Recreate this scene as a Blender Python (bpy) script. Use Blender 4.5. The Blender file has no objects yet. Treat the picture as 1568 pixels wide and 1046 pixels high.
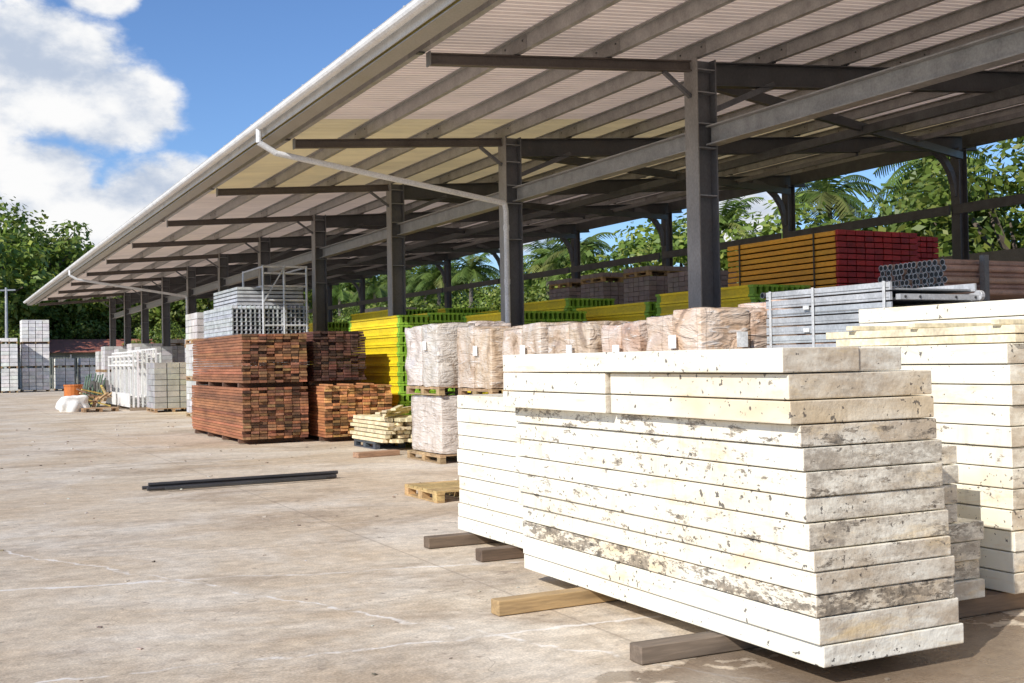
import bpy, math, random
import numpy as np
from mathutils import Vector, Matrix, noise
random.seed(7); rng=np.random.default_rng(7)
scene=bpy.context.scene
R=random.uniform

# ---------------------------------------------------------------- materials
class NT:
    def __init__(s,name):
        s.m=bpy.data.materials.new(name); s.m.use_nodes=True
        s.t=s.m.node_tree; s.t.nodes.clear()
        s.out=s.n('ShaderNodeOutputMaterial'); s.b=s.n('ShaderNodeBsdfPrincipled')
        s.l(s.b.outputs[0],s.out.inputs[0])
        s.tc=s.n('ShaderNodeTexCoord').outputs['Object']
    def n(s,t): return s.t.nodes.new(t)
    def l(s,a,b): s.t.links.new(a,b)
    def val(s,inp,v):
        if isinstance(v,(int,float,tuple,list)): 
            if isinstance(v,(tuple,list)) and len(v)==3 and inp.type=='RGBA': v=(*v,1)
            inp.default_value=v
        else: s.l(v,inp)
    def map(s,sc=(1,1,1),src=None,loc=(0,0,0),rot=(0,0,0)):
        m=s.n('ShaderNodeMapping'); m.inputs['Scale'].default_value=sc; m.inputs['Location'].default_value=loc; m.inputs['Rotation'].default_value=rot
        s.l(src or s.tc,m.inputs[0]); return m.outputs[0]
    def noise(s,scale,det=4,rough=.55,vec=None,dist=0):
        m=s.n('ShaderNodeTexNoise'); m.inputs['Scale'].default_value=scale; m.inputs['Detail'].default_value=det
        m.inputs['Roughness'].default_value=rough; m.inputs['Distortion'].default_value=dist
        s.l(vec or s.tc,m.inputs['Vector']); return m.outputs['Fac']
    def ramp(s,f,a,b,lo=0,hi=1):
        m=s.n('ShaderNodeMapRange'); s.l(f,m.inputs[0])
        for i,v in zip((1,2,3,4),(a,b,lo,hi)): s.val(m.inputs[i],v)
        return m.outputs[0]
    def math(s,op,a,b=0):
        m=s.n('ShaderNodeMath'); m.operation=op; s.val(m.inputs[0],a); s.val(m.inputs[1],b); return m.outputs[0]
    def mix(s,f,a,b,mode='MIX'):
        m=s.n('ShaderNodeMix'); m.data_type='RGBA'; m.blend_type=mode
        s.val(m.inputs[0],f); s.val(m.inputs[6],a); s.val(m.inputs[7],b); return m.outputs[2]
    def attr(s,name='Col'):
        a=s.n('ShaderNodeAttribute'); a.attribute_name=name; return a.outputs['Color']
    def sep(s,c):
        a=s.n('ShaderNodeSeparateXYZ'); s.l(c,a.inputs[0]); return a.outputs
    def bump(s,h,strength=.3,dist=.01):
        b=s.n('ShaderNodeBump'); b.inputs['Strength'].default_value=strength; b.inputs['Distance'].default_value=dist
        s.l(h,b.inputs['Height']); s.l(b.outputs[0],s.b.inputs['Normal'])
    def set(s,col=None,rough=None,metal=None,spec=None):
        if col is not None: s.val(s.b.inputs['Base Color'],col)
        if rough is not None: s.val(s.b.inputs['Roughness'],rough)
        if metal is not None: s.val(s.b.inputs['Metallic'],metal)
        if spec is not None: s.val(s.b.inputs['Specular IOR Level'],spec)
        return s.m

def vmat(name,rough=.6,metal=0,var=.35,scale=3,stretch=(1,1,1),dirt=.3,dirtcol=(.08,.065,.05),bump=.25,fine=40,bd=.004):
    t=NT(name); c=t.attr()
    v=t.map(stretch)
    n1=t.noise(scale,3,.6,v); n2=t.noise(fine,1,.6,v)
    k=t.ramp(n1,.3,.7,1-var,1+var*.6)
    k2=t.ramp(n2,.3,.7,.88,1.1)
    kk=t.math('MULTIPLY',k,k2)
    c=t.mix(1,c,kk,'MULTIPLY')
    d=t.ramp(t.noise(scale*2.3,4,.7,v),.55,.75,0,dirt)
    c=t.mix(d,c,dirtcol)
    if bump: t.bump(n2,bump,bd)
    return t.set(c,t.ramp(n1,.3,.7,rough-.08,rough+.12),metal)

M={}
M['steel']=vmat('painted_steel',.45,.0,.3,1.6,(1,1,.6),.3,(.14,.10,.08),0)
M['galv']=vmat('galvanised_steel',.42,.2,.25,4,(1,1,1),.2,(.2,.18,.16),0)
M['wood']=vmat('sawn_wood',.75,0,.35,5,(1,1,1),.25,(.1,.06,.035),.3)
M['woodx']=vmat('sawn_wood_x',.75,0,.4,5,(.15,1.5,1.5),.35,(.08,.055,.035),.5)
M['hard']=vmat('hardwood',.7,0,.45,6,(1,.15,1),.35,(.05,.025,.015),.3)
M['paint']=vmat('formwork_paint',.5,0,.18,3,(1,.3,1),.15,(.12,.1,.05),0)
M['conc']=vmat('concrete_block',.9,0,.22,3,(1,1,1),.25,(.2,.18,.15),.4,60)
M['white']=vmat('white_paint',.5,0,.12,3,(1,1,1),.2,(.35,.3,.24),0)
M['wall']=vmat('rendered_wall',.9,0,.3,.7,(1,1,.5),.5,(.12,.11,.09),.3)
M['debris']=vmat('debris',.9)

# insulated panels: Col.r = dirt, Col.g = tan tint, Col.b = random
t=NT('weathered_panel'); a=t.sep(t.attr())
geo=t.n('ShaderNodeNewGeometry'); nz=t.sep(geo.outputs['Normal'])
endm=t.ramp(nz[1],-.8,-.5,1,0)
vs=t.map((1,1,2.2))
big=t.noise(1.3,3,.6,vs)
base=t.mix(t.ramp(big,.4,.7,0,1),(.85,.815,.70),(.84,.775,.61))
en=t.noise(3.2,6,.72,t.map((1,1,2.6)))
lay=t.ramp(a[2],.0,1,-.08,.08)
eb=t.mix(t.ramp(t.math('ADD',en,lay),.36,.62),(.46,.37,.27),(.83,.785,.67))
base=t.mix(t.math('MULTIPLY',endm,.95),base,eb)
ystain=t.ramp(t.noise(2.0,6,.72,t.map((1,.8,3.4)),.5),.55,.70,0,.62)
base=t.mix(ystain,base,(.74,.54,.27))
base=t.mix(t.math('MULTIPLY',a[1],t.ramp(big,.35,.65,.25,1)),base,(.66,.48,.26))
dm=t.math('ADD',a[0],t.math('MULTIPLY',endm,.06))
thr=t.ramp(dm,0,1.1,.69,.475); thr2=t.math('ADD',thr,.02)
pn=t.noise(6.5,8,.8,t.map((.8,.8,2.4)),.25)
peel=t.ramp(pn,thr,thr2,0,1)
fn=t.noise(26,3)
dk=t.mix(t.ramp(fn,.35,.65),(.055,.045,.035),(.36,.29,.21))
base=t.mix(t.math('MULTIPLY',peel,.9),base,dk)
sp=t.ramp(t.math('ADD',fn,t.ramp(big,.4,.6,.0,.08)),.71,.73,0,1)
base=t.mix(t.math('MULTIPLY',sp,.85),base,(.055,.045,.04))
# grime runs: soft vertical-ish streaks from the joints
gr=t.ramp(t.noise(5,6,.7,t.map((2.4,2.4,.6),loc=(3,1,0))),.52,.70,0,.45)
base=t.mix(t.math('MULTIPLY',gr,t.ramp(a[0],.1,.6)),base,(.42,.36,.28))
g=t.ramp(t.math('ADD',t.noise(7,8,.86,t.map((1,1,2.2))),lay),.48,.60,0,.78)
base=t.mix(t.math('MULTIPLY',t.math('MULTIPLY',g,endm),t.ramp(a[0],.05,.45)),base,(.31,.26,.20))
h=t.math('MULTIPLY',t.noise(8,4,.6),t.ramp(endm,0,1,.3,1.3))
t.bump(h,.55,.02)
M['panel']=t.set(base,.5)

# concrete ground
t=NT('yard_concrete')
n0=t.noise(.16,3,.6); n1=t.noise(.7,6,.65,t.map((1,.8,1))); n2=t.noise(9,5,.7); n3=t.noise(60,2,.7)
n4=t.noise(.4,8,.7,t.map((.9,1.1,1),loc=(4,9,0)),.5)
c=t.mix(t.ramp(n0,.35,.65),(.61,.49,.35),(.67,.57,.435))
c=t.mix(t.ramp(n1,.38,.62,0,.8),c,(.53,.405,.27))
c=t.mix(t.ramp(n4,.46,.62,0,.7),c,(.73,.655,.545))
c=t.mix(t.ramp(t.noise(.55,8,.74,t.map((.8,1.1,1),loc=(40,3,0)),.5),.50,.66,0,.68),c,(.31,.225,.15))
st=t.noise(2.2,6,.75,t.map((.7,1.7,1),loc=(2,2,0),rot=(0,0,.5)),.8)
c=t.mix(1,c,t.ramp(st,.35,.65,.86,1.08),'MULTIPLY')
c=t.mix(1,c,t.ramp(n2,.3,.7,.78,1.18),'MULTIPLY'); c=t.mix(1,c,t.ramp(n3,.3,.7,.76,1.2),'MULTIPLY')
c=t.mix(t.ramp(t.noise(7,2,.5,t.map(loc=(7,7,0))),.68,.74,0,.55),c,(.15,.11,.08))
f=t.noise(.35,5,.62,t.map((.6,1.2,1),loc=(13,5,0)),.3)
cr_=t.ramp(t.math('ABSOLUTE',t.math('SUBTRACT',f,.5)),.0004,.0014,1,0)
c=t.mix(t.math('MULTIPLY',cr_,.5),c,(.22,.17,.13))
xy=t.sep(t.tc)
wob=t.math('MULTIPLY',t.math('SUBTRACT',t.noise(1.1,5,.65),.5),.5)
def line(ax,bx_,c0,wd):
    dd=t.math('ABSOLUTE',t.math('ADD',t.math('SUBTRACT',t.math('ADD',t.math('MULTIPLY',xy[0],ax),t.math('MULTIPLY',xy[1],bx_)),c0),wob))
    return t.ramp(dd,wd*.3,wd,1,0)
ln=t.math('MAXIMUM',line(.25,.97,8.9,.035),line(.12,.99,6.3,.025)); ln=t.math('MAXIMUM',ln,line(.9,.43,5.2,.02))
ln=t.math('MULTIPLY',ln,t.ramp(st,.42,.55))
c=t.mix(t.math('MULTIPLY',ln,.7),c,(.82,.78,.72))
def joint(o,per,off):
    f=t.math('ABSOLUTE',t.math('SUBTRACT',t.math('FRACT',t.math('DIVIDE',t.math('ADD',o,off),per)),.5))
    return t.ramp(f,.4975,.4988,0,1)
jn=t.math('MAXIMUM',joint(xy[0],5.2,1.7),joint(xy[1],6,2.1))
c=t.mix(t.math('MULTIPLY',jn,.4),c,(.22,.17,.13))
dv=t.n('ShaderNodeVectorMath'); dv.operation='DISTANCE'; t.l(t.map((.75,1,1)),dv.inputs[0]); dv.inputs[1].default_value=(3.3,4.1,0)
wet=t.ramp(t.math('ADD',dv.outputs['Value'],t.math('MULTIPLY',t.math('SUBTRACT',t.noise(2.4,5,.6),.5),2.6)),1.22,1.1,0,1)
c=t.mix(t.math('MULTIPLY',wet,.7),c,(.14,.09,.055))
hh=t.math('ADD',t.noise(9,3,.7),t.math('MULTIPLY',n3,.35))
t.bump(hh,.25,.02)
M['ground']=t.set(c,t.math('SUBTRACT',t.ramp(n1,.3,.7,.75,.92),t.math('MULTIPLY',wet,.58)))

t=NT('grass'); c=t.mix(t.noise(1.5,5,.7),(.05,.08,.02),(.12,.14,.04)); M['grass']=t.set(c,.95)

# roof sheet: coated sheeting, with warm translucency added to brighten its underside
t=NT('roof_sheet'); c=t.attr()
c=t.mix(1,c,t.ramp(t.noise(.8,4,.65,t.map((1,3,1))),.3,.7,.9,1.05),'MULTIPLY')
c=t.mix(t.ramp(t.noise(1.4,5,.7,t.map((.6,2.5,1))),.58,.72,0,.2),c,(.45,.33,.24))
t.set(c,.5,0)
tr=t.n('ShaderNodeBsdfTranslucent'); t.l(t.mix(1,c,(1,.90,.78),'MULTIPLY'),tr.inputs[0])
ms=t.n('ShaderNodeMixShader'); ms.inputs[0].default_value=.30
t.l(t.b.outputs[0],ms.inputs[1]); t.l(tr.outputs[0],ms.inputs[2]); t.l(ms.outputs[0],t.out.inputs[0])
M['roof']=t.m

# shrink-wrap over cartons
t=NT('shrink_wrap'); c=t.attr()
w=t.noise(1.9,4,.6,t.map((1,1,.7)),1.6)
film_sheen=t.ramp(w,.42,.62,.08,.5)
c=t.mix(film_sheen,c,(.84,.78,.71))
w2=t.noise(4.5,3,.55,t.map((.45,.45,2.2),rot=(.35,.3,0)),2.2)
c=t.mix(t.ramp(w2,.60,.70,0,.65),c,(.93,.91,.88))  # white sheen and crease highlights of the plastic, painted into the colour
c=t.mix(t.ramp(w,.43,.33,0,.7),c,(.24,.15,.09))
s=t.sep(t.tc)
def seam(o,per,off):
    f=t.math('ABSOLUTE',t.math('SUBTRACT',t.math('FRACT',t.math('DIVIDE',t.math('ADD',o,off),per)),.5))
    return t.ramp(f,.485,.497,0,1)
sm_=t.math('MAXIMUM',seam(t.math('ADD',s[0],s[1]),.62,.1),seam(s[2],.33,.05))
c=t.mix(t.math('MULTIPLY',sm_,.4),c,(.2,.13,.08))
wr=t.math('ADD',t.noise(3,3,.6,t.map((.7,.7,1.6)),2.0),t.math('MULTIPLY',w2,.6))
t.bump(wr,1,.05)
t.b.inputs['Coat Weight'].default_value=1; t.b.inputs['Coat Roughness'].default_value=.06
M['wrap']=t.set(c,.32)

def foliage(name,a,b,c3):
    t=NT(name); oi=t.n('ShaderNodeObjectInfo')
    at=t.sep(t.attr())
    c=t.mix(at[0],a,b); c=t.mix(t.math('MULTIPLY',at[1],.5),c,c3)
    c=t.mix(1,c,t.ramp(oi.outputs['Random'],0,1,.7,1.3),'MULTIPLY')
    tr=t.n('ShaderNodeBsdfTranslucent'); t.l(c,tr.inputs[0])
    ms=t.n('ShaderNodeMixShader'); ms.inputs[0].default_value=.35
    t.set(c,.5); t.l(t.b.outputs[0],ms.inputs[1]); t.l(tr.outputs[0],ms.inputs[2]); t.l(ms.outputs[0],t.out.inputs[0])
    return t.m
M['leaf']=foliage('leaves',(.065,.125,.015),(.24,.32,.05),(.40,.40,.08))
M['palm']=foliage('palm_leaves',(.07,.13,.02),(.18,.25,.05),(.30,.27,.09))
M['bark']=vmat('bark',.9,0,.4,3,(1,1,.3),.3)

# ---------------------------------------------------------------- mesh builder
class MB:
    def __init__(s): s.v=[];s.f=[];s.c=[];s.mi=[]
    def add(s,vs,fs,col,mi=0):
        o=len(s.v); s.v+=[tuple(v) for v in vs]; s.f+=[tuple(i+o for i in f) for f in fs]
        s.c+=[(*col,1)]*len(vs) if not isinstance(col,list) else [(*c,1) for c in col]; s.mi+=[mi]*len(fs)
    def box(s,x0,x1,y0,y1,z0,z1,col=(.5,.5,.5),rz=0,mi=0,rot=None):
        cx,cy,cz=(x0+x1)/2,(y0+y1)/2,(z0+z1)/2; a,b,c=(x1-x0)/2,(y1-y0)/2,(z1-z0)/2
        P=[Vector((i*a,j*b,k*c)) for i in(-1,1) for j in(-1,1) for k in(-1,1)]
        m=rot if rot is not None else Matrix.Rotation(rz,3,'Z')
        P=[m@p+Vector((cx,cy,cz)) for p in P]
        s.add(P,[(0,1,3,2),(4,6,7,5),(0,4,5,1),(2,3,7,6),(0,2,6,4),(1,5,7,3)],col,mi)
    def bar(s,p0,p1,w,h,col,mi=0,up=(0,0,1)):
        p0=Vector(p0);p1=Vector(p1); d=(p1-p0); L=d.length; d.normalize()
        sd=d.cross(Vector(up)); 
        if sd.length<1e-3: sd=Vector((1,0,0))
        sd.normalize(); u=sd.cross(d)
        P=[p0+d*(L*k)+sd*(i*w/2)+u*(j*h/2) for k in(0,1) for i in(-1,1) for j in(-1,1)]
        s.add(P,[(0,1,3,2),(4,6,7,5),(0,4,5,1),(2,3,7,6),(0,2,6,4),(1,5,7,3)],col,mi)
    def ibeam(s,p0,p1,w,h,col,tf=.018,tw=.012):
        p0=Vector(p0);p1=Vector(p1); d=(p1-p0).normalized(); sd=d.cross(Vector((0,0,1))).normalized(); u=sd.cross(d)
        o=u*(h/2-tf/2)
        s.bar(p0+o,p1+o,w,tf,col); s.bar(p0-o,p1-o,w,tf,col); s.bar(p0,p1,tw,h-2*tf-.002,col)
    def cyl(s,p0,p1,r,col,n=12,r1=None,cap=True,mi=0):
        p0=Vector(p0);p1=Vector(p1); r1=r if r1 is None else r1
        d=(p1-p0).normalized(); a=d.orthogonal().normalized(); b=d.cross(a)
        vs=[]
        for p,rr in((p0,r),(p1,r1)):
            for i in range(n):
                t=2*math.pi*i/n; vs.append(p+a*math.cos(t)*rr+b*math.sin(t)*rr)
        fs=[(i,(i+1)%n,n+(i+1)%n,n+i) for i in range(n)]
        if cap: fs+=[tuple(range(n-1,-1,-1)),tuple(range(n,2*n))]
        s.add(vs,fs,col,mi)
    def build(s,name,mats,parent=None,bevel=0,smooth=False,seg=1):
        me=bpy.data.meshes.new(name); me.from_pydata(s.v,[],s.f); 
        ca=me.color_attributes.new('Col','FLOAT_COLOR','POINT'); ca.data.foreach_set('color',np.array(s.c,dtype=np.float32).ravel())
        for m in mats: me.materials.append(M[m])
        me.polygons.foreach_set('material_index',s.mi)
        if smooth: me.polygons.foreach_set('use_smooth',[True]*len(s.f))
        me.update()
        ob=bpy.data.objects.new(name,me); scene.collection.objects.link(ob)
        if parent: ob.parent=parent
        if bevel:
            b=ob.modifiers.new('b','BEVEL'); b.width=bevel; b.segments=seg; b.limit_method='ANGLE'
        return ob
def empty(name):
    e=bpy.data.objects.new(name,None); scene.collection.objects.link(e); return e
def jc(c,a=.1):
    k=1+R(-a,a); return tuple(max(0,x*k*(1+R(-a*.3,a*.3))) for x in c)

# ---------------------------------------------------------------- ground
m=MB(); m.add([(-400,-200,0),(400,-200,0),(400,600,0),(-400,600,0)],[(0,1,2,3)],(.5,.5,.5)); m.build('ground',['ground'])
m=MB(); m.add([(24.5,-60,.004),(390,-60,.004),(390,590,.004),(24.5,590,.004)],[(0,1,2,3)],(.5,.5,.5)); m.build('grass',['grass'])
m=MB(); m.add([(-390,98,.004),(24.4,98,.004),(24.4,590,.004),(-390,590,.004)],[(0,1,2,3)],(.5,.5,.5)); m.build('grass_verge',['grass'])

# ---------------------------------------------------------------- shed
shed=empty('open_storage_shed')
CX=9.69; BX=21.5; Y0=13.14; SP=6.0; KS=list(range(-3,11)); YS=[Y0+SP*k for k in KS]
def rz(x): return 5.62+.08*(x-5.2)
YA,YB=-6.0,74.6
vs=[];fs=[];cs=[]
y=YA; prof=[(0,0),(.05,0),(.07,.045),(.12,.045)]; pitch=.14
while y<YB:
    for dy,dz in prof:
        for x in (4.95,BX+1.6):
            vs.append((x,y+dy,rz(x)+.02+dz))
            yy=y
            base=(.90,.81,.74) if not(18.5<yy<27.5) else (.90,.81,.56)  # yellower band: light reflected off the yellow beams, painted into the colour
            if int(yy/1.05)%5==2: base=tuple(q*.94 for q in base)
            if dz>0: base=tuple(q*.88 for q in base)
            cs.append(base)
    y+=pitch
n=len(vs)//2
fs=[(2*i,2*i+1,2*i+3,2*i+2) for i in range(n-1)]
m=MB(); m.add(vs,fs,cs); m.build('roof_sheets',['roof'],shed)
DK=(.13,.13,.14)
m=MB()
xs=[5.42,6.75,8.15,9.55]+[9.55+1.42*i for i in range(1,10)]
for i,x in enumerate(xs):
    zt=rz(x)+.015; hgt=.20; c=(.37,.355,.34)
    m.box(x-.008,x+.008,YA,YB,zt-hgt,zt,c); m.box(x+.0085,x+.07,YA,YB,zt-hgt,zt-hgt+.012,c); m.box(x-.07,x-.0085,YA,YB,zt-.014,zt-.002,c)
    for yy in YS:
        m.box(x-.012,x+.015,yy-.35,yy+.35,zt-hgt-.002,zt-.03,(.28,.265,.25))
        m.box(x-.03,x+.05,yy-.05,yy+.05,zt-hgt-.02,zt-hgt-.003,(.07,.07,.07))
        for q in (-.25,.25):
            m.cyl((x-.02,yy+q,zt-.08),(x-.0125,yy+q,zt-.08),.014,(.05,.05,.05),6)
m.build('purlins',['galv'],shed)
m=MB()
m.box(4.97,4.99,YA,YB,rz(5)-.16,rz(5)+.07,(.62,.61,.58)); m.box(5.0,5.25,YA,YB,rz(5)-.2,rz(5)-.185,(.36,.34,.30))
m.box(5.08,5.095,YA,YB,rz(5)-.184,rz(5)-.03,(.62,.50,.10)); m.build('fascia',['white'],shed)
prof=[(4.86+.085*math.cos(a),rz(5)+.0+.085*math.sin(a)) for a in [math.pi+math.pi*i/8 for i in range(9)]]
prof=[(4.765,rz(5)+.012)]+prof
vs=[];
for yy in (YA,YB):
    for (x,z) in prof: vs.append((x,yy,z))
n=len(prof); m=MB(); m.add(vs,[(i,i+1,n+i+1,n+i) for i in range(n-1)],(.80,.80,.79)); 
yy=YA+1
while yy<YB: 
    m.box(4.76,4.97,yy-.015,yy+.015,rz(5)+.013,rz(5)+.022,(.6,.6,.6)); yy+=1
g=m.build('gutter',['white'],shed); sm=g.modifiers.new('s','SOLIDIFY'); sm.thickness=.006
m=MB()
for yy in YS:
    top=rz(CX)-.20; w=.30;d=.34
    m.box(CX-d/2,CX-d/2+.02,yy-w/2,yy+w/2,0,top,(.30,.28,.26)); m.box(CX+d/2-.02,CX+d/2,yy-w/2,yy+w/2,0,top,DK)  # outer flange lighter: bounce light from the ground put into its colour
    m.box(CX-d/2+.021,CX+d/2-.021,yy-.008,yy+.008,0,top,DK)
    for z in (3.85,4.52,4.86,5.30,5.62):
        for sg in (-1,1):
            m.box(CX-d/2+.022,CX+d/2-.022,yy+sg*.085-.06,yy+sg*.085+.06,z,z+.016,(.25,.25,.26))
    m.box(CX-.26,CX+.26,yy-.24,yy+.24,.005,.03,DK)
    m.box(CX+d/2+.001,CX+d/2+.02,yy-.12,yy+.12,4.5,4.9,(.2,.2,.21))
    m.bar((CX-d/2-.45,yy,rz(CX-.6)-.36),(CX-d/2,yy,rz(CX)-.72),.06,.05,DK)
m.build('columns',['steel'],shed)
m=MB()
for yy in YS:
    z0=rz(5.62)-.20-.075; z1=rz(CX-.2)-.20-.075
    m.ibeam((5.55,yy,z0),(CX-.175,yy,z1),.10,.15,(.115,.095,.085))
    m.box(5.53,5.548,yy-.06,yy+.06,z0-.09,z0+.09,(.25,.24,.23))
    z0=rz(CX)-.20-.18; z1=rz(BX)-.20-.18
    m.ibeam((CX+.175,yy,z0),(BX+.6,yy,z1),.16,.34,(.075,.075,.08))
    m.bar((CX+.18,yy,rz(CX)-.9),(CX+1.3,yy,rz(CX+1.3)-.52),.1,.08,DK)
m.build('rafters',['steel'],shed)
# diagonal wind braces run column head to rear column head across each bay
m=MB()
for yy in YS[:-1]:
    m.bar((CX+.12,yy+.2,rz(CX)-.42),(BX-.14,yy+5.8,rz(BX)-.75),.10,.16,(.085,.085,.09))
m.build('roof_braces',['steel'],shed)
m=MB()
for i in range(len(YS)-1):
    a,b=YS[i]+.16,YS[i+1]-.16
    m.ibeam((CX+.06,a,4.69),(CX+.06,b,4.69),.2,.27,(.36,.35,.34))
    m.bar((15.6,a-.16,rz(15.6)-.66),(15.6,b+.16,rz(15.6)-.66),.12,.16,(.13,.13,.13))
    m.bar((BX-.25,a-.1,4.93),(BX-.25,b+.1,4.93),.06,.22,(.13,.13,.135))
    m.bar((BX,a,rz(BX)-.42),(BX,b,rz(BX)-.42),.1,.3,(.12,.12,.12))
    m.bar((12.6,a-.1,rz(12.6)-.60),(12.6,b+.1,rz(12.6)-.60),.08,.1,(.26,.25,.25))
    m.bar((18.4,a-.1,rz(18.4)-.60),(18.4,b+.1,rz(18.4)-.60),.08,.1,(.26,.25,.25))
m.build('tie_beams',['galv'],shed)
m=MB()
for yy in YS:
    top=rz(BX)-.54; w=.26
    m.box(BX-.13,BX-.112,yy-w/2,yy+w/2,0,top,DK); m.box(BX+.112,BX+.13,yy-w/2,yy+w/2,0,top,DK); m.box(BX-.111,BX+.111,yy-.008,yy+.008,0,top,DK)
    p=[(BX-.13-1.15*(1-math.cos(t)), top+.02-1.15*(1-math.sin(t))) for t in [math.pi/2*i/6 for i in range(7)]]
    for q in range(6):
        m.bar((p[q][0],yy,p[q][1]),(p[q+1][0],yy,p[q+1][1]),.14,.13,DK,up=(0,1,0))
m.build('rear_columns',['steel'],shed)
m=MB()
W=(.72,.72,.72)
for kk in (1,6):
    yy=Y0+SP*kk-.28
    pts=[(4.86,yy,rz(5)-.06),(4.86,yy,rz(5)-.30),(5.15,yy,rz(5)-.46),(9.42,yy,4.50),(9.45,yy,4.38),(9.45,yy,.05)]
    for a,b in zip(pts,pts[1:]): m.cyl(a,b,.05,W,12)
    for z in (4.0,3.0,1.6): m.cyl((9.45,yy,z),(9.45,yy,z+.1),.058,W,12)
m.build('downpipes',['white'],shed)

m=MB()
for i in range(9):
    y=-12+i*3.9; m.box(24.0,24.25,y+.01,y+3.89,0,4.15,jc((.26,.25,.235),.08)); m.box(23.9,24.35,y-.12,y+.12,0,4.25,(.22,.21,.2))
m.build('retaining_wall',['wall'])

# ---------------------------------------------------------------- panel stacks
def panel(m,x0,x1,y0,y1,z0,z1,d,tn,rzv=None):
    m.box(x0,x1,y0,y1,z0+.0035,z1-.0035,(d,tn,R(0,1)),R(-.003,.003) if rzv is None else rzv)
ys=[532,572,613,650,685,722,762,800,842,875,910,945,988,1023]
zz=[1.64-(y-532)/491*1.54 for y in ys]
x0s=[3.55,3.59,3.59,3.65,3.67,3.68,3.68,3.69,3.71,3.73,3.735,3.75,3.77]
x1s=[4.03,4.52,4.52,4.54,4.58,4.58,4.60,4.615,4.615,4.65,4.65,4.68,4.71]
ds=[.05,.35,.15,.80,.55,.6,.5,.62,.55,.5,1.05,.15,.05]
ts=[.1,.45,.75,.15,.15,.2,.15,.2,.2,.15,.5,.1,.0]
m=MB()
for i in range(13):
    y1=7.17+.013*i+R(-.02,.02); y0=4.22+R(-.014,.014)
    if i==0:
        panel(m,x0s[0],4.03,y0,y1,zz[1],zz[0],.05,.2); panel(m,4.036,4.32,y0+.01,y1,zz[1],zz[0]-.004,.2,0)
    elif i in (1,2):
        panel(m,x0s[i],x1s[i],y0,5.82,zz[i+1],zz[i],ds[i],ts[i]); panel(m,x0s[i]-.03,x1s[i],5.835,y1,zz[i+1],zz[i],.1,.15)
    else: panel(m,x0s[i],x1s[i],y0,y1,zz[i+1],zz[i],ds[i],ts[i])
m.build('insulated_panel_stack',['panel'],bevel=.006,seg=2)
def pstack(x0,x1,y0,y1,z0,z1,n,dirt=.2,jx=.02,fx=None):
    m=MB(); h=(z1-z0)/n
    for i in range(n):
        a=R(-jx,jx); xx=x1 if fx is None else fx(i/n)
        panel(m,x0+a,xx+a+R(-jx,jx),y0+R(-jx,jx),y1+R(-jx,jx),z0+i*h,z0+(i+1)*h,max(0,min(1,dirt+R(-.2,.2))),R(0,.25))
    return m.build('insulated_panel_stack',['panel'],bevel=.006,seg=2)
pstack(4.15,5.15,7.95,9.33,.1,1.30,10,.15,.012)
pstack(4.84,5.4,4.90,8.1,.12,1.05,8,.5,.015,lambda f:5.62 if f<.5 else 5.42)
pstack(5.85,6.78,4.86,8.2,.12,1.65,12,.3,.012)
pstack(6.98,7.5,3.2,7.3,.12,1.98,15,.1,.012)
def bearer(x0,x1,y,w=.1,h=.09,c=(.30,.2,.11),rzv=0):
    m=MB(); m.box(x0,x1,y-w/2,y+w/2,.004,h,jc(c,.15),rzv); m.build('timber_bearer',['woodx'],bevel=.005)
bearer(3.12,4.9,6.5,.11,.098,(.50,.33,.15),.02); bearer(3.26,4.9,5.07,.12,.098,(.15,.115,.08),-.02)
bearer(3.74,5.3,9.1,.12,.098,(.15,.11,.075)); bearer(3.85,5.3,8.28,.12,.098,(.17,.115,.07))
bearer(4.9,6.9,5.0,.12,.115,(.2,.13,.08)); bearer(4.9,6.9,7.6,.12,.115,(.2,.13,.08)); bearer(6.95,7.6,4.2,.12,.115); bearer(6.95,7.6,6.6,.12,.115)

m=MB()
for i in range(6):
    for j in range(2):
        x=5.88+i*.14; z=1.656+j*.056
        m.box(x,x+.1,4.8+R(-.08,.08),6.45+R(-.1,.1),z,z+.05,jc((.80,.70,.48),.08),R(-.02,.02))
for yy in (4.95,5.6,6.2): m.box(5.84,6.7,yy-.03,yy+.03,1.768,1.80,(.8,.7,.48),R(-.1,.1))
m.build('timber_batten_pile',['wood'],bevel=.003)
m=MB(); GG=(.50,.515,.53)
for i in range(24):
    z=.1+i*.0895; c=jc(GG,.08)
    m.box(7.6+R(-.008,.008),7.63,7.56,9.26,z+.008,z+.083,c); m.box(8.66,8.69,7.56,9.26,z+.006,z+.082,c)
    m.box(7.592,7.599,7.57,9.25,z+.03,z+.036,(.3,.31,.32))
    m.box(7.635,8.655,7.60,9.2,z+.012,z+.03,(.3,.31,.32))
    if i%2==0:
        m.box(7.66,8.66,7.50,7.555,z+.01,z+.062,c); 
        for xx in (7.72,7.9,8.35,8.6): m.cyl((xx,7.49,z+.038),(xx,7.502,z+.038),.013,(.05,.05,.05),8)
        m.cyl((8.655,7.52,z+.055),(8.7,7.52,z+.055),.05,c,12)
for yy in (7.62,8.55,9.18):
    m.box(7.578,7.588,yy-.016,yy+.016,.1,2.25,(.66,.66,.65))
for i in range(8): m.box(7.572,7.586,8.6,8.68,.5+i*.22,.54+i*.22,(.85,.85,.83))
m.build('galvanised_formwork_stack',['galv'],bevel=.003)

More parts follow.
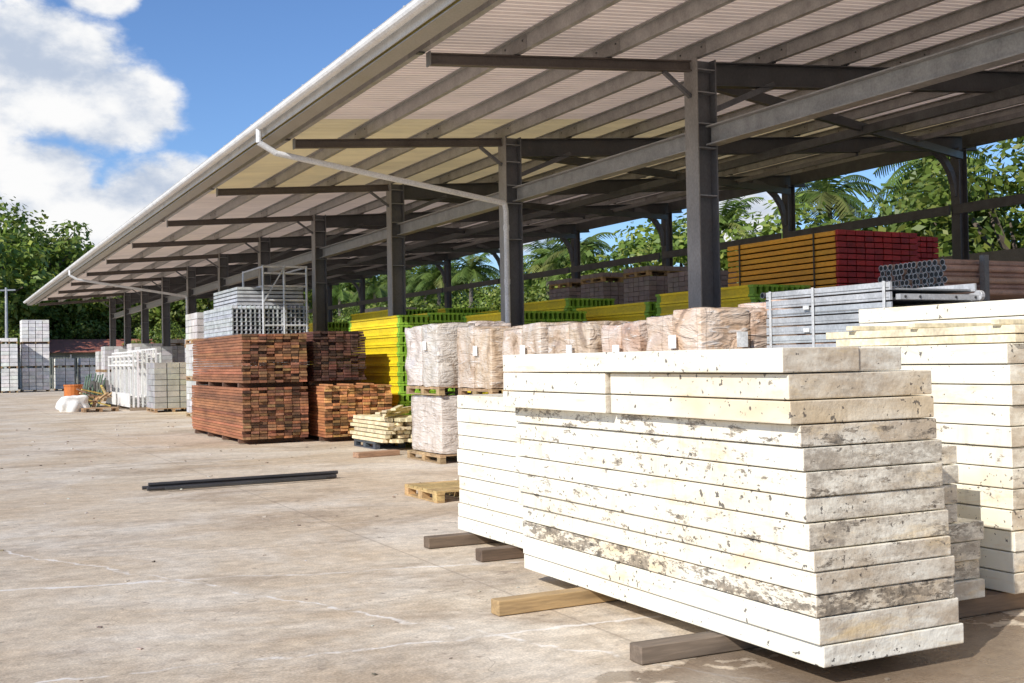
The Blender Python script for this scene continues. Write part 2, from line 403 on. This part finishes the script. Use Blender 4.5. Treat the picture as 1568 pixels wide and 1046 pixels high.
# ---------------------------------------------------------------- pallets
def palletparts(m,x0,x1,y0,y1,z,c=(.42,.28,.15)):
    n=7; w=(y1-y0)/n
    for i in range(n): m.box(x0,x1,y0+i*w+.012,y0+(i+1)*w-.012,z+.115,z+.135,jc(c,.15),R(-.006,.006),1)
    for xx in (x0+.05,(x0+x1)/2,x1-.05):
        for yy in (y0+.07,(y0+y1)/2,y1-.07): m.box(xx-.05,xx+.05,yy-.06,yy+.06,z+.022,z+.093,jc(c,.2),0,1)
        m.box(xx-.048,xx+.048,y0,y1,z+.094,z+.114,jc(c,.15),0,1)
        m.box(xx-.049,xx+.049,y0,y1,z+.002,z+.021,jc(c,.15),0,1)
def wrapbox(m,x0,x1,y0,y1,z0,z1,col,lump=.035,n=14,lumps=4.5,r=.05):
    cx,cy,cz=(x0+x1)/2,(y0+y1)/2,(z0+z1)/2; a,b,c=(x1-x0)/2,(y1-y0)/2,(z1-z0)/2
    off=Vector((R(0,90),R(0,90),R(0,90)))
    def P(u,v,w):
        q=Vector((u*a,v*b,w*c))
        inner=Vector((max(-a+r,min(a-r,q.x)),max(-b+r,min(b-r,q.y)),max(-c+r,min(c-r,q.z))))
        d=q-inner; 
        if d.length>1e-6: q=inner+d.normalized()*min(r,d.length)
        nn=noise.noise(Vector((q.x,q.y,q.z*1.4))*lumps+off)
        k=q.normalized(); q+=Vector((k.x,k.y,k.z*.9))*(nn*lump*1.6)
        return q+Vector((cx,cy,cz))
    for ax in range(3):
        for sg in (-1,1):
            vs=[];fs=[]
            for i in range(n+1):
                for j in range(n+1):
                    u=-1+2*i/n;v=-1+2*j/n
                    q=[0,0,0]; q[ax]=sg; q[(ax+1)%3]=u; q[(ax+2)%3]=v
                    vs.append(P(*q))
            for i in range(n):
                for j in range(n):
                    f=[i*(n+1)+j,(i+1)*(n+1)+j,(i+1)*(n+1)+j+1,i*(n+1)+j+1]
                    fs.append(tuple(f if sg>0 else f[::-1]))
            m.add(vs,fs,col,0)
def smoothonly(ob):
    me=ob.data; me.polygons.foreach_set('use_smooth',[p.material_index==0 for p in me.polygons])
PINK=(.56,.35,.22); TAN=(.55,.40,.27)
def wpallet(x0,x1,y0,y1,levels,col,lump=.016,split=2):
    m=MB(); z=0
    for i,h in enumerate(levels):
        palletparts(m,x0,x1,y0,y1,z); z+=.137
        ins=.03 if i==0 else R(-.02,.02)
        if i==len(levels)-1:
            w=(x1-x0-2*ins)/split
            for q in range(split):
                zt=z+h+R(-.07,.05)
                wrapbox(m,x0+ins+q*w-.002,x0+ins+(q+1)*w+.002,y0+ins+R(0,.06),(y0+y1)/2+.002,z,zt,jc(col,.12),lump,14,3.2,.035)
                wrapbox(m,x0+ins+q*w-.002,x0+ins+(q+1)*w+.002,(y0+y1)/2-.002,y1-ins,z,z+h+R(-.07,.05),jc(col,.12),lump,14,3.2,.035)
        else: wrapbox(m,x0+.05,x1-.05,y0+.05,y1-.05,z,z+h,jc(col,.05),.012)
        z+=h
    m.box(x0+.42,x0+.56,y0-.035,y0-.03,z-.42,z-.26,(.85,.85,.83),0,1)
    m.box(x0-.045,x0-.04,y0+.4,y0+.54,z-.42,z-.28,(.85,.85,.83),0,1)
    ob=m.build('shrink_wrapped_pallet',['wrap','wood']); smoothonly(ob)
wpallet(7.0,8.3,16.4,17.8,[.93,1.0],(.66,.56,.48),.035)
wpallet(7.05,8.3,14.6,15.8,[.92,.90],TAN)
wpallet(7.05,8.3,13.1,14.3,[.92,.88],TAN)
wpallet(7.0,8.2,11.75,12.9,[.9,.88],(.58,.42,.28))
wpallet(7.05,8.3,10.75,11.65,[.9,.86],PINK)
wpallet(7.0,8.3,9.55,10.6,[.92,.92],PINK,.02)
wpallet(8.6,9.4,9.8,11,[.98,1.0],(.68,.40,.23),.008,1)
wpallet(8.45,9.4,13.2,14.4,[.92,.88],TAN)
wpallet(8.5,9.4,15.0,16.2,[.92,.86],TAN)
m=MB(); palletparts(m,5.03,6.0,11.9,12.9,0,(.55,.38,.16)); m.mi=[0]*len(m.mi); m.build('wooden_pallet',['wood'])
m=MB()
palletparts(m,7.2,8.3,19.9,21.1,0,(.07,.08,.09))
for j in range(6):
    for i in range(9-j//2):
        x=7.2+i*.12+R(-.02,.02)+j*.02; z=.145+j*.075
        m.box(x,x+.1,19.4+R(-.2,.2),21.3+R(-.2,.2),z,z+.06,jc((.78,.66,.42),.12),R(-.03,.03))
for k in range(5): m.bar((7.3+R(-.2,.4),19.5,.62+.03*k),(8.2+R(-.2,.3),21,.62+.03*k),.09,.04,jc((.78,.66,.42),.1))
m.build('timber_batten_pile',['wood','paint'],bevel=.003)

# ---------------------------------------------------------------- hardwood stacks
def lumber(x0,x1,y0,y1,z0,z1,col,endcol,bw=.15,bh=.052,jit=.05):
    m=MB(); nz_=int((z1-z0)/(bh+.004)); nx=int((x1-x0)/bw); w=(x1-x0)/nx; h=(z1-z0)/nz_
    for j in range(nz_):
        c0=jc(col,.12)
        for i in range(nx):
            a=R(0,jit) if random.random()>.15 else R(0,jit*3)
            e=jc(endcol,.5)
            if random.random()<.16: e=tuple(q*.3 for q in e)
            m.box(x0+i*w+R(.001,.01),x0+(i+1)*w-R(.001,.014),y0+a,y0+a+.03,z0+j*h+.003,z0+(j+1)*h-R(.004,.010),e)
            m.box(x0+i*w+.001+(R(0,.016) if i==0 else 0),x0+(i+1)*w-.003,y0+a+.0305,y1+R(-.05,.05),z0+j*h+.003,z0+(j+1)*h-.006,jc(c0,.2))
    for yy in np.arange(y0+.4,y1,(y1-y0-.8)/3):
        m.box(x0,x1,yy-.05,yy+.05,z0-.085,z0-.003,(.15,.08,.05))
    return m.build('hardwood_lumber_stack',['hard'])
ORG=(.33,.13,.06); END=(.27,.125,.06)
lumber(5.45,6.80,22.7,27.8,.1,1.14,ORG,END); lumber(5.47,6.80,22.75,27.7,1.23,2.22,ORG,END)
lumber(7.02,8.47,22.3,27.2,.1,1.14,(.50,.20,.08),(.54,.25,.10)); lumber(6.98,8.12,22.9,27.2,1.24,2.27,(.14,.055,.035),(.11,.05,.035))  # upper bundle dark: shadow of the stack beside it put into its colour
m=MB()
for i in range(3): m.box(7.1+i*.4,7.2+i*.4,22.2,24.4,1.145,1.175,(.5,.23,.1),R(-.05,.05))
m.build('timber_offcuts',['hard'])

# ---------------------------------------------------------------- formwork beams (yellow with green ends)
YEL=(.90,.68,.02); GRN=(.27,.50,.05)
def beams(x0,x1,y0,y1,z0,z1):
    m=MB(); nz_=max(1,int((z1-z0)/.2)); h=(z1-z0)/nz_; nx=int((x1-x0)/.1); w=(x1-x0)/nx
    for j in range(nz_):
        for i in range(nx):
            x=x0+i*w; z=z0+j*h; c=jc(YEL,.06); g=jc(GRN,.12); a=y0+R(0,.05)
            for (ya,yb,cc) in ((a,a+.14,g),(a+.1405,y1-.14,c),(y1-.1395,y1,g)):
                m.box(x+.006,x+w-.006,ya,yb,z+.005,z+.045,cc); m.box(x+.006,x+w-.006,ya,yb,z+h-.045,z+h-.005,cc)
                m.box(x+.03,x+w-.03,ya+.002,yb-.002,z+.0455,z+h-.0455,tuple(q*.8 for q in cc))
    return m.build('formwork_beam_stack',['paint'])
beams(8.75,9.45,22.6,25.9,.1,2.6); beams(9.46,11.6,22.6,24.75,.1,2.65)
beams(9.95,11.6,19.6,22.0,.1,2.55)
beams(9.95,11.2,26.2,29.4,.1,2.9); beams(9.95,11.2,32,35,.1,2.8); beams(8.4,9.3,38,41,.1,2.3)
for (yy,zt) in ((11.9,2.55),(14.9,2.78),(18.0,2.66),(21.1,2.9),(24.3,2.8),(27.5,3.0)):
    beams(12.0,13.2,yy,yy+2.9,.1,zt)

def fpanels(x0,x1,y0,y1,z1,n,name='formwork_panel_stack',c1=(.90,.44,.05),c2=(.40,.03,.03)):
    m=MB(); h=z1/n
    for i in range(n):
        z=i*h; xx=x0+R(-.015,.015)
        c=jc(c1,.1)
        m.box(xx,xx+.06,y0+.08,y1,z+.004,z+h-.022,c); m.box(x1-.06,x1,y0+.08,y1,z+.004,z+h-.014,c); m.box(xx+.062,x1-.062,y0+.08,y1,z+.02,z+h-.02,(.12,.06,.03))
        nn=9; w=(x1-xx)/nn
        for q in range(nn): m.box(xx+q*w+.008,xx+(q+1)*w-.008,y0+R(0,.02),y0+.078,z+.006,z+h-.012,jc(c2,.25))
    for yy in (y0+.6,y1-.4): m.box(x0-.03,x0-.018,yy-.02,yy+.02,0,z1,(.06,.05,.04))
    m.build(name,['paint'],bevel=.004)
fpanels(14.0,15.9,15.1,18.2,3.78,36)
fpanels(15.95,17.4,16.0,18.2,3.85,36,c1=(.36,.02,.025))
def tubes(x0,x1,y0,y1,z0,z1,r,col):
    m=MB(); z=z0+r; row=0
    while z<z1:
        y=y0+r+(r if row%2 else 0)
        while y<y1:
            a=x0+R(-.03,.03); c=jc(col,.12)
            m.cyl((a,y,z),(x1,y,z),r*.97,c,12,cap=False); m.cyl((a+.002,y,z),(a+.25,y,z),r*.8,(.03,.03,.03),10,cap=True)
            n=12; vs=[];
            for rr in (r*.97,r*.8):
                for q in range(n):
                    t_=2*math.pi*q/n; vs.append((a-.001,y+rr*math.cos(t_),z+rr*math.sin(t_)))
            m.add(vs,[(q,(q+1)%n,n+(q+1)%n,n+q) for q in range(n)],(.7,.7,.7))
            y+=2*r
        z+=1.74*r; row+=1
    for xx in (x0+.6,x0+2.2,x1-.4):
        for yy in (y0-.06,y1+.06): m.box(xx-.04,xx+.04,yy-.04,yy+.04,0,z1+.02,(.2,.2,.2))
        m.box(xx-.039,xx+.039,y0-.02,y1+.02,z0-.08,z0-.005,(.2,.2,.2))
    m.build('steel_tube_rack',['galv'])
tubes(11.2,16.2,10.2,11.3,2.32,2.80,.042,(.50,.34,.27)); 
tubes(10.6,14.6,12.2,13.0,2.1,2.5,.045,(.5,.52,.55))
def blocks(name,x0,x1,y0,y1,z1,col,bx=.4,by=.4,bz=.2,gap=.008,pal=True,lift=None,mat='conc'):
    m=MB(); nx=max(1,round((x1-x0)/bx)); ny=max(1,round((y1-y0)/by)); 
    z=0; lift=lift or z1
    while z<z1-.05:
        if pal: palletparts(m,x0,x1,y0,y1,z); z+=.137
        nz_=max(1,round(min(lift-.137,z1-z)/bz))
        for k in range(nz_):
            for i in range(nx):
                for j in range(ny):
                    if 0<i<nx-1 and 0<j<ny-1 and k<nz_-1: continue
                    w=(x1-x0)/nx; d=(y1-y0)/ny
                    m.box(x0+i*w+gap,x0+(i+1)*w-gap+R(-.006,.006),y0+j*d+gap+R(-.01,.01),y0+(j+1)*d-gap,z+.002,z+bz-gap,jc(col,.12))
            z+=bz
        z+=.003
    return m.build(name,[mat,'wood'],bevel=0)
for (x,y,zt) in ((16,22,3.7),(16,24,3.9),(16,26.2,3.75),(16.2,28.4,3.9),(13.9,12.6,2.6),(13.5,10.2,2.2),(18,13,3)):
    blocks('brick_pallet',x,x+1.2,y,y+1.2,zt,(.30,.25,.28),.24,.24,.12,lift=1.25)
for (x,y,zt) in ((13.8,31,3.0),(14,34,3.2),(14,38,3.3),(16,42,3.4),(13,46,2.8),(12,52,2.6),(16,50,3.2)):
    blocks('concrete_block_pallet',x,x+1.4,y,y+1.6,zt,(.38,.36,.35),.4,.4,.2,lift=1.25)

m=MB(); GV=(.54,.555,.57)
for i in range(28):
    z=.1+i*.108
    m.box(6.75,8.75,29.2,32.6,z+.004,z+.03,jc(GV,.12))
    for q in range(18): 
        x=6.76+q*.117; m.box(x,x+.03,29.15+R(0,.03),32.6,z+.031,z+.102,jc(GV,.12))
for i in range(5): m.box(7.0,8.75,29.6,32.4,3.15+i*.1,3.22+i*.1,jc(GV,.1))
for xx in (7.55,8.1,8.7):
    m.cyl((xx,29.1,.1),(xx,29.1,4.15),.03,(.6,.61,.62),8); m.cyl((xx,31.2,3.1),(xx,31.2,4.15),.03,GV,8)
for z in (3.25,3.62,3.95,4.12,2.6): m.cyl((7.55,29.1,z),(8.7,29.1,z),.025,(.65,.66,.67),8); 
for z in (3.62,4.12):
    for xx in (7.55,8.7): m.cyl((xx,29.1,z),(xx,31.2,z),.025,GV,8)
m.bar((7.55,29.07,3.2),(8.1,29.07,4.1),.03,.03,GV)
m.build('galvanised_scaffold_stack',['galv'])
blocks('concrete_block_pallet',6.75,8.05,40.8,42.5,1.7,(.36,.35,.34),.42,.4,.2,gap=.014)
blocks('concrete_block_pallet',7.05,8.75,35.0,36.8,3.2,(.55,.53,.50),.42,.45,.2,lift=1.05,gap=.014)
blocks('concrete_block_pallet',8.4,9.3,42.5,44,2.6,(.45,.43,.42),.42,.4,.2,lift=1.2)
for (x,y,zt) in ((8.0,52,2.4),(8.1,55,2.6),(8.0,58.5,2.5),(7.8,62,2.6),(8,66,2.5),(11,56,2.9),(11,62,3),(12,68,3)):
    blocks('concrete_block_pallet',x,x+1.4,y,y+1.5,zt,(.50,.485,.47),.42,.4,.2,lift=1.25)
for (x0,x1,y0,y1,zt) in ((5.25,7.0,84,86,4.9),(3.9,4.95,83,85,3.7),(2.3,3.75,83,85,3.7),(.3,2.0,84,86,3.7),(9.2,10.4,86,88,2.2),(7.6,8.8,86,88,2.2)):
    blocks('concrete_block_pallet',x0,x1,y0,y1,zt,(.80,.77,.72),.5,.5,.25,lift=1.62,gap=.02)

m=MB(); W=(.8,.78,.74)
for fr in range(7):
    x=6.45+fr*.16; y0,y1=43.4,50
    zt=R(1.75,2.25)
    for z in (.15,.5,zt-.35,zt): m.bar((x,y0,z),(x,y1,z),.05,.06,W)
    yy=y0
    while yy<=y1+.01: m.box(x-.03,x+.03,yy-.03,yy+.03,.1,zt+.02,jc(W,.08)); yy+=.55 if fr%2 else 1.1
for y0 in (43.3,46.5,50): m.bar((6.3,y0,.06),(7.6,y0,.06),.12,.11,(.3,.22,.15))
m.box(6.3,6.33,43.4,46.5,.12,.62,W); m.box(6.3,6.33,47,49.8,.12,.62,W)
m.build('steel_gate_rack',['white'])

m=MB(); wrapbox(m,4.0,4.95,44.0,45.2,-.05,.55,(.8,.78,.74),.14,16,2.6,.15); ob=m.build('bulk_bag',['white'],smooth=True)
m=MB()
m.cyl((4.75,47,0),(4.75,47,.9),.32,(.55,.16,.03),16,.34); m.cyl((4.75,47,.9),(4.75,47,.95),.36,(.55,.16,.03),16)
m.build('orange_drum',['paint'],smooth=False)
m=MB(); palletparts(m,4.7,5.9,43.2,44.4,0,(.4,.25,.13)); 
for i in range(22):
    x=R(4.7,5.9);y=R(44.5,46.5);z=.1+R(0,.5)
    m.bar((x,y,z),(x+R(-1,.8),y+R(-.6,.9),z+R(-.05,.4)),.1,.05,jc(random.choice([(.4,.25,.12),(.5,.38,.2),(.3,.16,.1),(.55,.42,.1)]),.2),1)
m.build('scrap_timber_pile',['conc','wood'])
m=MB()
for i in range(10):
    m.cyl((5.1+i*.07,47.5+R(-.2,.2),.05),(5.4+i*.09,48.5,1.15+R(-.1,.2)),.03,(.13,.2,.13),8)
    m.box(5.2+i*.1,5.28+i*.1,48,50,.3+R(0,.3),.5+R(.1,.6),jc((.2,.19,.17),.3))
m.build('metal_scrap_pile',['galv'])

m=MB()
for i,(dy,dz) in enumerate(((0,.03),(.09,.03),(.18,.03),(.05,.08))):
    m.cyl((2.44+R(-.08,.05),15.15+dy,dz+.006),(4.93+R(-.08,.05),15.28+dy*.5,dz+.006),.024,(.045,.043,.045),10)
m.bar((2.6,15.0,.045),(4.75,15.1,.045),.04,.03,(.05,.05,.05))
m.build('steel_bars',['steel'])
m=MB(); m.box(6.3,7.1,18.35,18.55,.004,.09,(.42,.25,.15),.15); m.build('timber_bearer',['woodx'],bevel=.004)
m=MB()
for i in range(300):
    x=R(-4,8);y=R(3.5,34); s=R(.003,.009)*(1+y*.045)
    rot=Matrix.Rotation(R(0,6),3,'Z')@Matrix.Rotation(R(-.3,.3),3,'X')
    m.box(x-s*R(.8,2),x+s*R(.8,2),y-s,y+s,.001,.001+s*R(.4,1),jc(random.choice([(.3,.22,.15),(.5,.42,.33),(.2,.16,.12),(.6,.55,.48)]),.2),rot=rot)
m.build('ground_debris',['debris'])

# ---------------------------------------------------------------- far buildings
fb=empty('red_roof_building')
m=MB(); m.box(6,24,104,111,0,3.0,(.5,.47,.4)); 
for i in range(6): m.box(8+i*2.7,9.2+i*2.7,103.95,103.995,1.1,2.4,(.06,.07,.08))
m.build('walls',['wall'],fb)
m=MB(); m.add([(5.4,103.2,2.9),(24.6,103.2,2.9),(24.6,107.5,4.1),(5.4,107.5,4.1),(5.4,111.8,2.9),(24.6,111.8,2.9)],[(0,1,2,3),(3,2,5,4)],(.42,.15,.10)); m.build('roof',['paint'],fb)
m=MB()
for i in range(60): m.box(7.2+i*.2,7.2+i*.2+.13,92+(i%2)*.04,92.06+(i%2)*.04,0,2.4,jc((.26,.27,.22),.1))
for i in range(7): m.box(7.1+i*2,7.2+i*2,91.85,91.95,0,2.6,(.3,.3,.3))
m.build('corrugated_fence',['galv'])
m=MB(); m.cyl((4.5,87.5,0),(4.5,87.5,7.3),.14,(.4,.4,.4),10,.08); m.bar((4.1,87.5,7.1),(5.1,87.5,7.15),.12,.1,(.4,.4,.4)); m.build('lamp_post',['galv'])

# ---------------------------------------------------------------- vegetation
def leaves_mesh(name,n,nclump,seed,leaf,flat=.8,trunk=.28):
    r=np.random.default_rng(seed)
    cl=r.normal(size=(nclump,3)); cl/=np.linalg.norm(cl,axis=1)[:,None]; cl*=(r.uniform(.35,.85,nclump)**.8)[:,None]
    cl[:,2]=cl[:,2]*flat; cr=r.uniform(.16,.34,nclump); cb=r.uniform(0,1,nclump)
    idx=r.integers(0,nclump,n); d=r.normal(size=(n,3)); d/=np.linalg.norm(d,axis=1)[:,None]
    rad=cr[idx]*(r.uniform(.3,1.05,n)**.5)
    p=cl[idx]+d*rad[:,None]*np.array([1,1,.75])
    nrm=d+r.normal(size=(n,3))*.45+np.array([0,0,.35]); nrm/=np.linalg.norm(nrm,axis=1)[:,None]
    a=np.cross(nrm,r.normal(size=(n,3))); a/=np.linalg.norm(a,axis=1)[:,None]; b=np.cross(nrm,a)
    s=(leaf*r.uniform(.6,1.3,n))[:,None]
    V=np.stack([p-a*s,p+b*s*.55,p+a*s,p-b*s*.55],1).reshape(-1,3)
    V[:,2]+=1.05
    F=[(4*i,4*i+1,4*i+2,4*i+3) for i in range(n)]
    C=np.zeros((n,4)); C[:,0]=np.clip(cb[idx]*.6+r.uniform(0,.4,n)+d[:,2]*.15,0,1); C[:,1]=(r.uniform(0,1,n)<.25)*1.0; C[:,3]=1
    C=np.repeat(C,4,0)
    m=MB(); m.v=[tuple(v) for v in V]; m.f=F; m.c=[tuple(c) for c in C]; m.mi=[0]*n
    bc=(.13,.10,.075)
    m.cyl((0,0,-.15),(.02,.01,.55),.06,bc,8,.042,mi=1)
    for i in range(0,nclump,2):
        c=cl[i]+np.array([0,0,1.05]); mid=(c[0]*.4,c[1]*.4,.55+(c[2]-.55)*.5)
        m.cyl((.02,.01,.5),mid,.03,bc,5,.02,mi=1,cap=False); m.cyl(mid,tuple(c),.02,bc,5,.006,mi=1,cap=False)
    ob=m.build(name,['leaf','bark']); me=ob.data; bpy.data.objects.remove(ob); return me
TM=[leaves_mesh('broadleaf_a',7500,46,1,.036),leaves_mesh('broadleaf_b',7500,60,2,.034,.95),leaves_mesh('broadleaf_c',6500,36,3,.038,.7)]
def tree(x,y,h,w=None,parent=None,name='broadleaf_tree',k=None):
    me=TM[k if k is not None else random.randrange(3)]
    ob=bpy.data.objects.new(name,me); scene.collection.objects.link(ob)
    s=h/1.95; w=w or s*R(.95,1.25)
    ob.location=(x,y,0); ob.scale=(w,w*R(.9,1.1),s); ob.rotation_euler=(0,0,R(0,6.28))
    if parent: ob.parent=parent
def palm_mesh(seed):
    r=random.Random(seed); m=MB()
    pts=[(0,0,0),(.1,.05,2.5),(.25,.1,5),(.3,.1,7)]
    for i,(a,b) in enumerate(zip(pts,pts[1:])): m.cyl(a,b,.2-.03*i,(.2,.17,.14),9,.17-.03*i,mi=1)
    for f in range(22):
        az=f*2.4+r.uniform(-.2,.2); el=r.uniform(-.2,1.3); L=r.uniform(1.9,2.6); P=Vector((.3,.1,7)); d=Vector((math.cos(az)*math.cos(el),math.sin(az)*math.cos(el),math.sin(el)))
        seg=14; col=(r.uniform(.1,1),float(r.random()<.25),0)
        for i in range(seg):
            Q=P+d*(L/seg); side=d.cross(Vector((0,0,1))).normalized(); up=side.cross(d)
            m.bar(P,Q,.03,.03,(.8,.3,0))
            ll=.55*math.sin(math.pi*(.12+.85*i/seg))+.08
            for sg in(-1,1):
                for o in (0,.5):
                    S=P+(Q-P)*o; T=S+side*sg*ll*.85+d*ll*.45-Vector((0,0,ll*.5*r.uniform(.6,1.4)))
                    wv=d*.04; m.add([S-wv,S+wv,T+wv*.3,T-wv*.3],[(0,1,2,3)],col)
            P=Q; d=(d+Vector((0,0,-.13))).normalized()
    ob=m.build('palm_mesh',['palm','bark']); me=ob.data; bpy.data.objects.remove(ob); return me
PM=[palm_mesh(1),palm_mesh(2)]
def palm(x,y,h):
    ob=bpy.data.objects.new('palm_tree',random.choice(PM)); scene.collection.objects.link(ob); s=h/8.2
    ob.location=(x,y,0); ob.scale=(s*1.0,s*1.0,s); ob.rotation_euler=(0,0,R(0,6.28))
for (x,y,h) in ((-14,108,17.5),(-4,106,17),(1.5,108,17.2),(6.5,118,18),(11.5,119,16.2),(16,118,15.5),(21,118,13),(25,116,12),(32,108,12),(-9,118,18),(0,122,18.5),(9,126,17)):
    tree(x,y,h)
for (x,y,h) in ((2,97,9),(-2,98,9),(-7,98,10),(17,99,6),(7,115,10),(11,114,9.5),(15,115,9)): tree(x,y,h)
mass=empty('distant_tree_mass')
for i in range(26): tree(-60+i*6+R(-1,1),134+R(-4,6),R(13,17),parent=mass,name='crown')
for i in range(30): tree(54+R(-4,6),2+i*5.5+R(-1,1),R(8,9.5),parent=mass,name='crown')
for i in range(30):
    y=8+i*3.7+R(-1,1); h=R(6.4,7.8)
    if 20<y<46: h=R(8.2,9.8)
    tree(34+R(-2.5,2.5),y,h)
for i in range(30): tree(29.5+R(-1,1),6+i*3.3,R(3.6,5.2),w=R(2.2,2.9),name='shrub')
for (x,y,h) in ((38,41,10.6),(38,35.5,11.0),(36,48,9.6),(33,56,8.9),(34,62,8.8),(32,70,9),(33,80,8.9),(36,92,9.5),(33,100,9.4),(33,59,8.4),(32,75,8.6),(32,88,8.8),(39,27,10.6)): palm(x,y,h)
tree(37,24.5,11,w=4.5)

# ---------------------------------------------------------------- world
EL=math.radians(34)
S=Vector((-.90*math.cos(EL),-.436*math.cos(EL),math.sin(EL)))
w=bpy.data.worlds.new("World"); scene.world=w; w.use_nodes=True; nt=w.node_tree; nt.nodes.clear()
try: w.cycles.sampling_method='MANUAL'; w.cycles.sample_map_resolution=256
except Exception: pass
N=nt.nodes.new; L=nt.links.new
out=N('ShaderNodeOutputWorld'); bg=N('ShaderNodeBackground'); bg2=N('ShaderNodeBackground'); mx=N('ShaderNodeMixShader')
sky=N('ShaderNodeTexSky'); sky.sky_type='NISHITA'; sky.sun_disc=False; sky.sun_elevation=EL; sky.sun_rotation=math.atan2(S.x,S.y)
sky.air_density=1.0; sky.dust_density=.3; sky.ozone_density=2.5
tint=N('ShaderNodeMix'); tint.data_type='RGBA'; tint.blend_type='MULTIPLY'; tint.inputs[0].default_value=1; L(sky.outputs[0],tint.inputs[6]); tint.inputs[7].default_value=(.76,.93,1.2,1)
bg.inputs[1].default_value=.12; bg2.inputs[1].default_value=.98
L(tint.outputs[2],bg.inputs[0])
tc=N('ShaderNodeTexCoord').outputs['Generated']
def wm(op,a,b=0,c=None):
    n=N('ShaderNodeMath'); n.operation=op
    for i,v in enumerate((a,b)):
        if isinstance(v,(int,float)): n.inputs[i].default_value=v
        else: L(v,n.inputs[i])
    return n.outputs[0]
mp=N('ShaderNodeMapping'); mp.inputs['Scale'].default_value=(1,1,1.5); L(tc,mp.inputs[0])
def wn(scale,det,rough,loc=(0,0,0),sc=(1,1,1.6)):
    q=N('ShaderNodeMapping'); q.inputs['Scale'].default_value=sc; q.inputs['Location'].default_value=loc; L(tc,q.inputs[0])
    n=N('ShaderNodeTexNoise'); n.inputs['Scale'].default_value=scale; n.inputs['Detail'].default_value=det; n.inputs['Roughness'].default_value=rough; L(q.outputs[0],n.inputs['Vector']); return n.outputs[0]
blobs=[((.0735,.9708,.2322),.085),((.127,.969,.212),.060),((.03,.972,.228),.09),((.0746,.9853,.146),.06),((.165,.979,.132),.065),((.09,.985,.115),.08),((.12,.948,.300),.035),((.611,.782,.1255),.05),((.45,.88,.12),.06)]
cur=None
for (c,r) in blobs:
    d=N('ShaderNodeVectorMath'); d.operation='DISTANCE'; L(mp.outputs[0],d.inputs[0]); d.inputs[1].default_value=(c[0],c[1],c[2]*1.5)
    v=wm('SUBTRACT',1,wm('DIVIDE',d.outputs['Value'],r))
    cur=v if cur is None else wm('MAXIMUM',cur,v)
cur=wm('MAXIMUM',cur,-.9)
nf=wn(9,7,.58); n2=wn(3,3,.6,(5,2,1))
dens=wm('ADD',wm('MULTIPLY',cur,.8),wm('MULTIPLY',wm('SUBTRACT',nf,.5),1.7))
dens=wm('ADD',dens,wm('MULTIPLY',wm('SUBTRACT',n2,.5),.5))
def wr(f,a,b,lo,hi,sm=True):
    n=N('ShaderNodeMapRange'); n.interpolation_type='SMOOTHSTEP' if sm else 'LINEAR'; L(f,n.inputs[0])
    for i,v in zip((1,2,3,4),(a,b,lo,hi)): n.inputs[i].default_value=v
    return n.outputs[0]
fac=wr(dens,-.02,.30,0,1)
sh=wn(9,7,.58,(0,0,.045)) 
shade=wm('ADD',wm('MULTIPLY',wm('SUBTRACT',nf,sh),1.8),.62)
cr=N('ShaderNodeMix'); cr.data_type='RGBA'; L(wr(shade,.3,.85,0,1),cr.inputs[0]); cr.inputs[6].default_value=(.52,.60,.74,1); cr.inputs[7].default_value=(1.0,1.0,1.0,1)
L(cr.outputs[2],bg2.inputs[0])
L(fac,mx.inputs[0]); L(bg.outputs[0],mx.inputs[1]); L(bg2.outputs[0],mx.inputs[2]); L(mx.outputs[0],out.inputs[0])

sun=bpy.data.lights.new('sun','SUN'); sun.energy=5; sun.angle=math.radians(.5); sun.color=(1,.965,.91)
so=bpy.data.objects.new('sun',sun); scene.collection.objects.link(so); so.rotation_euler=S.to_track_quat('Z','Y').to_euler(); so.location=(0,0,30)

# ---------------------------------------------------------------- camera
cam=bpy.data.cameras.new('camera'); co=bpy.data.objects.new('camera',cam); scene.collection.objects.link(co); scene.camera=co
cam.sensor_width=36; cam.lens=1750/1568*36; cam.clip_end=2000; cam.clip_start=.05
th=math.radians(26.8)
co.matrix_world=Matrix.Translation((0,0,1.6))@Matrix.Rotation(-th,4,'Z')@Matrix.Rotation(math.radians(90+.93),4,'X')@Matrix.Rotation(math.radians(-1.0),4,'Z')
scene.view_settings.view_transform='Standard'; scene.view_settings.look='None'; scene.view_settings.exposure=0
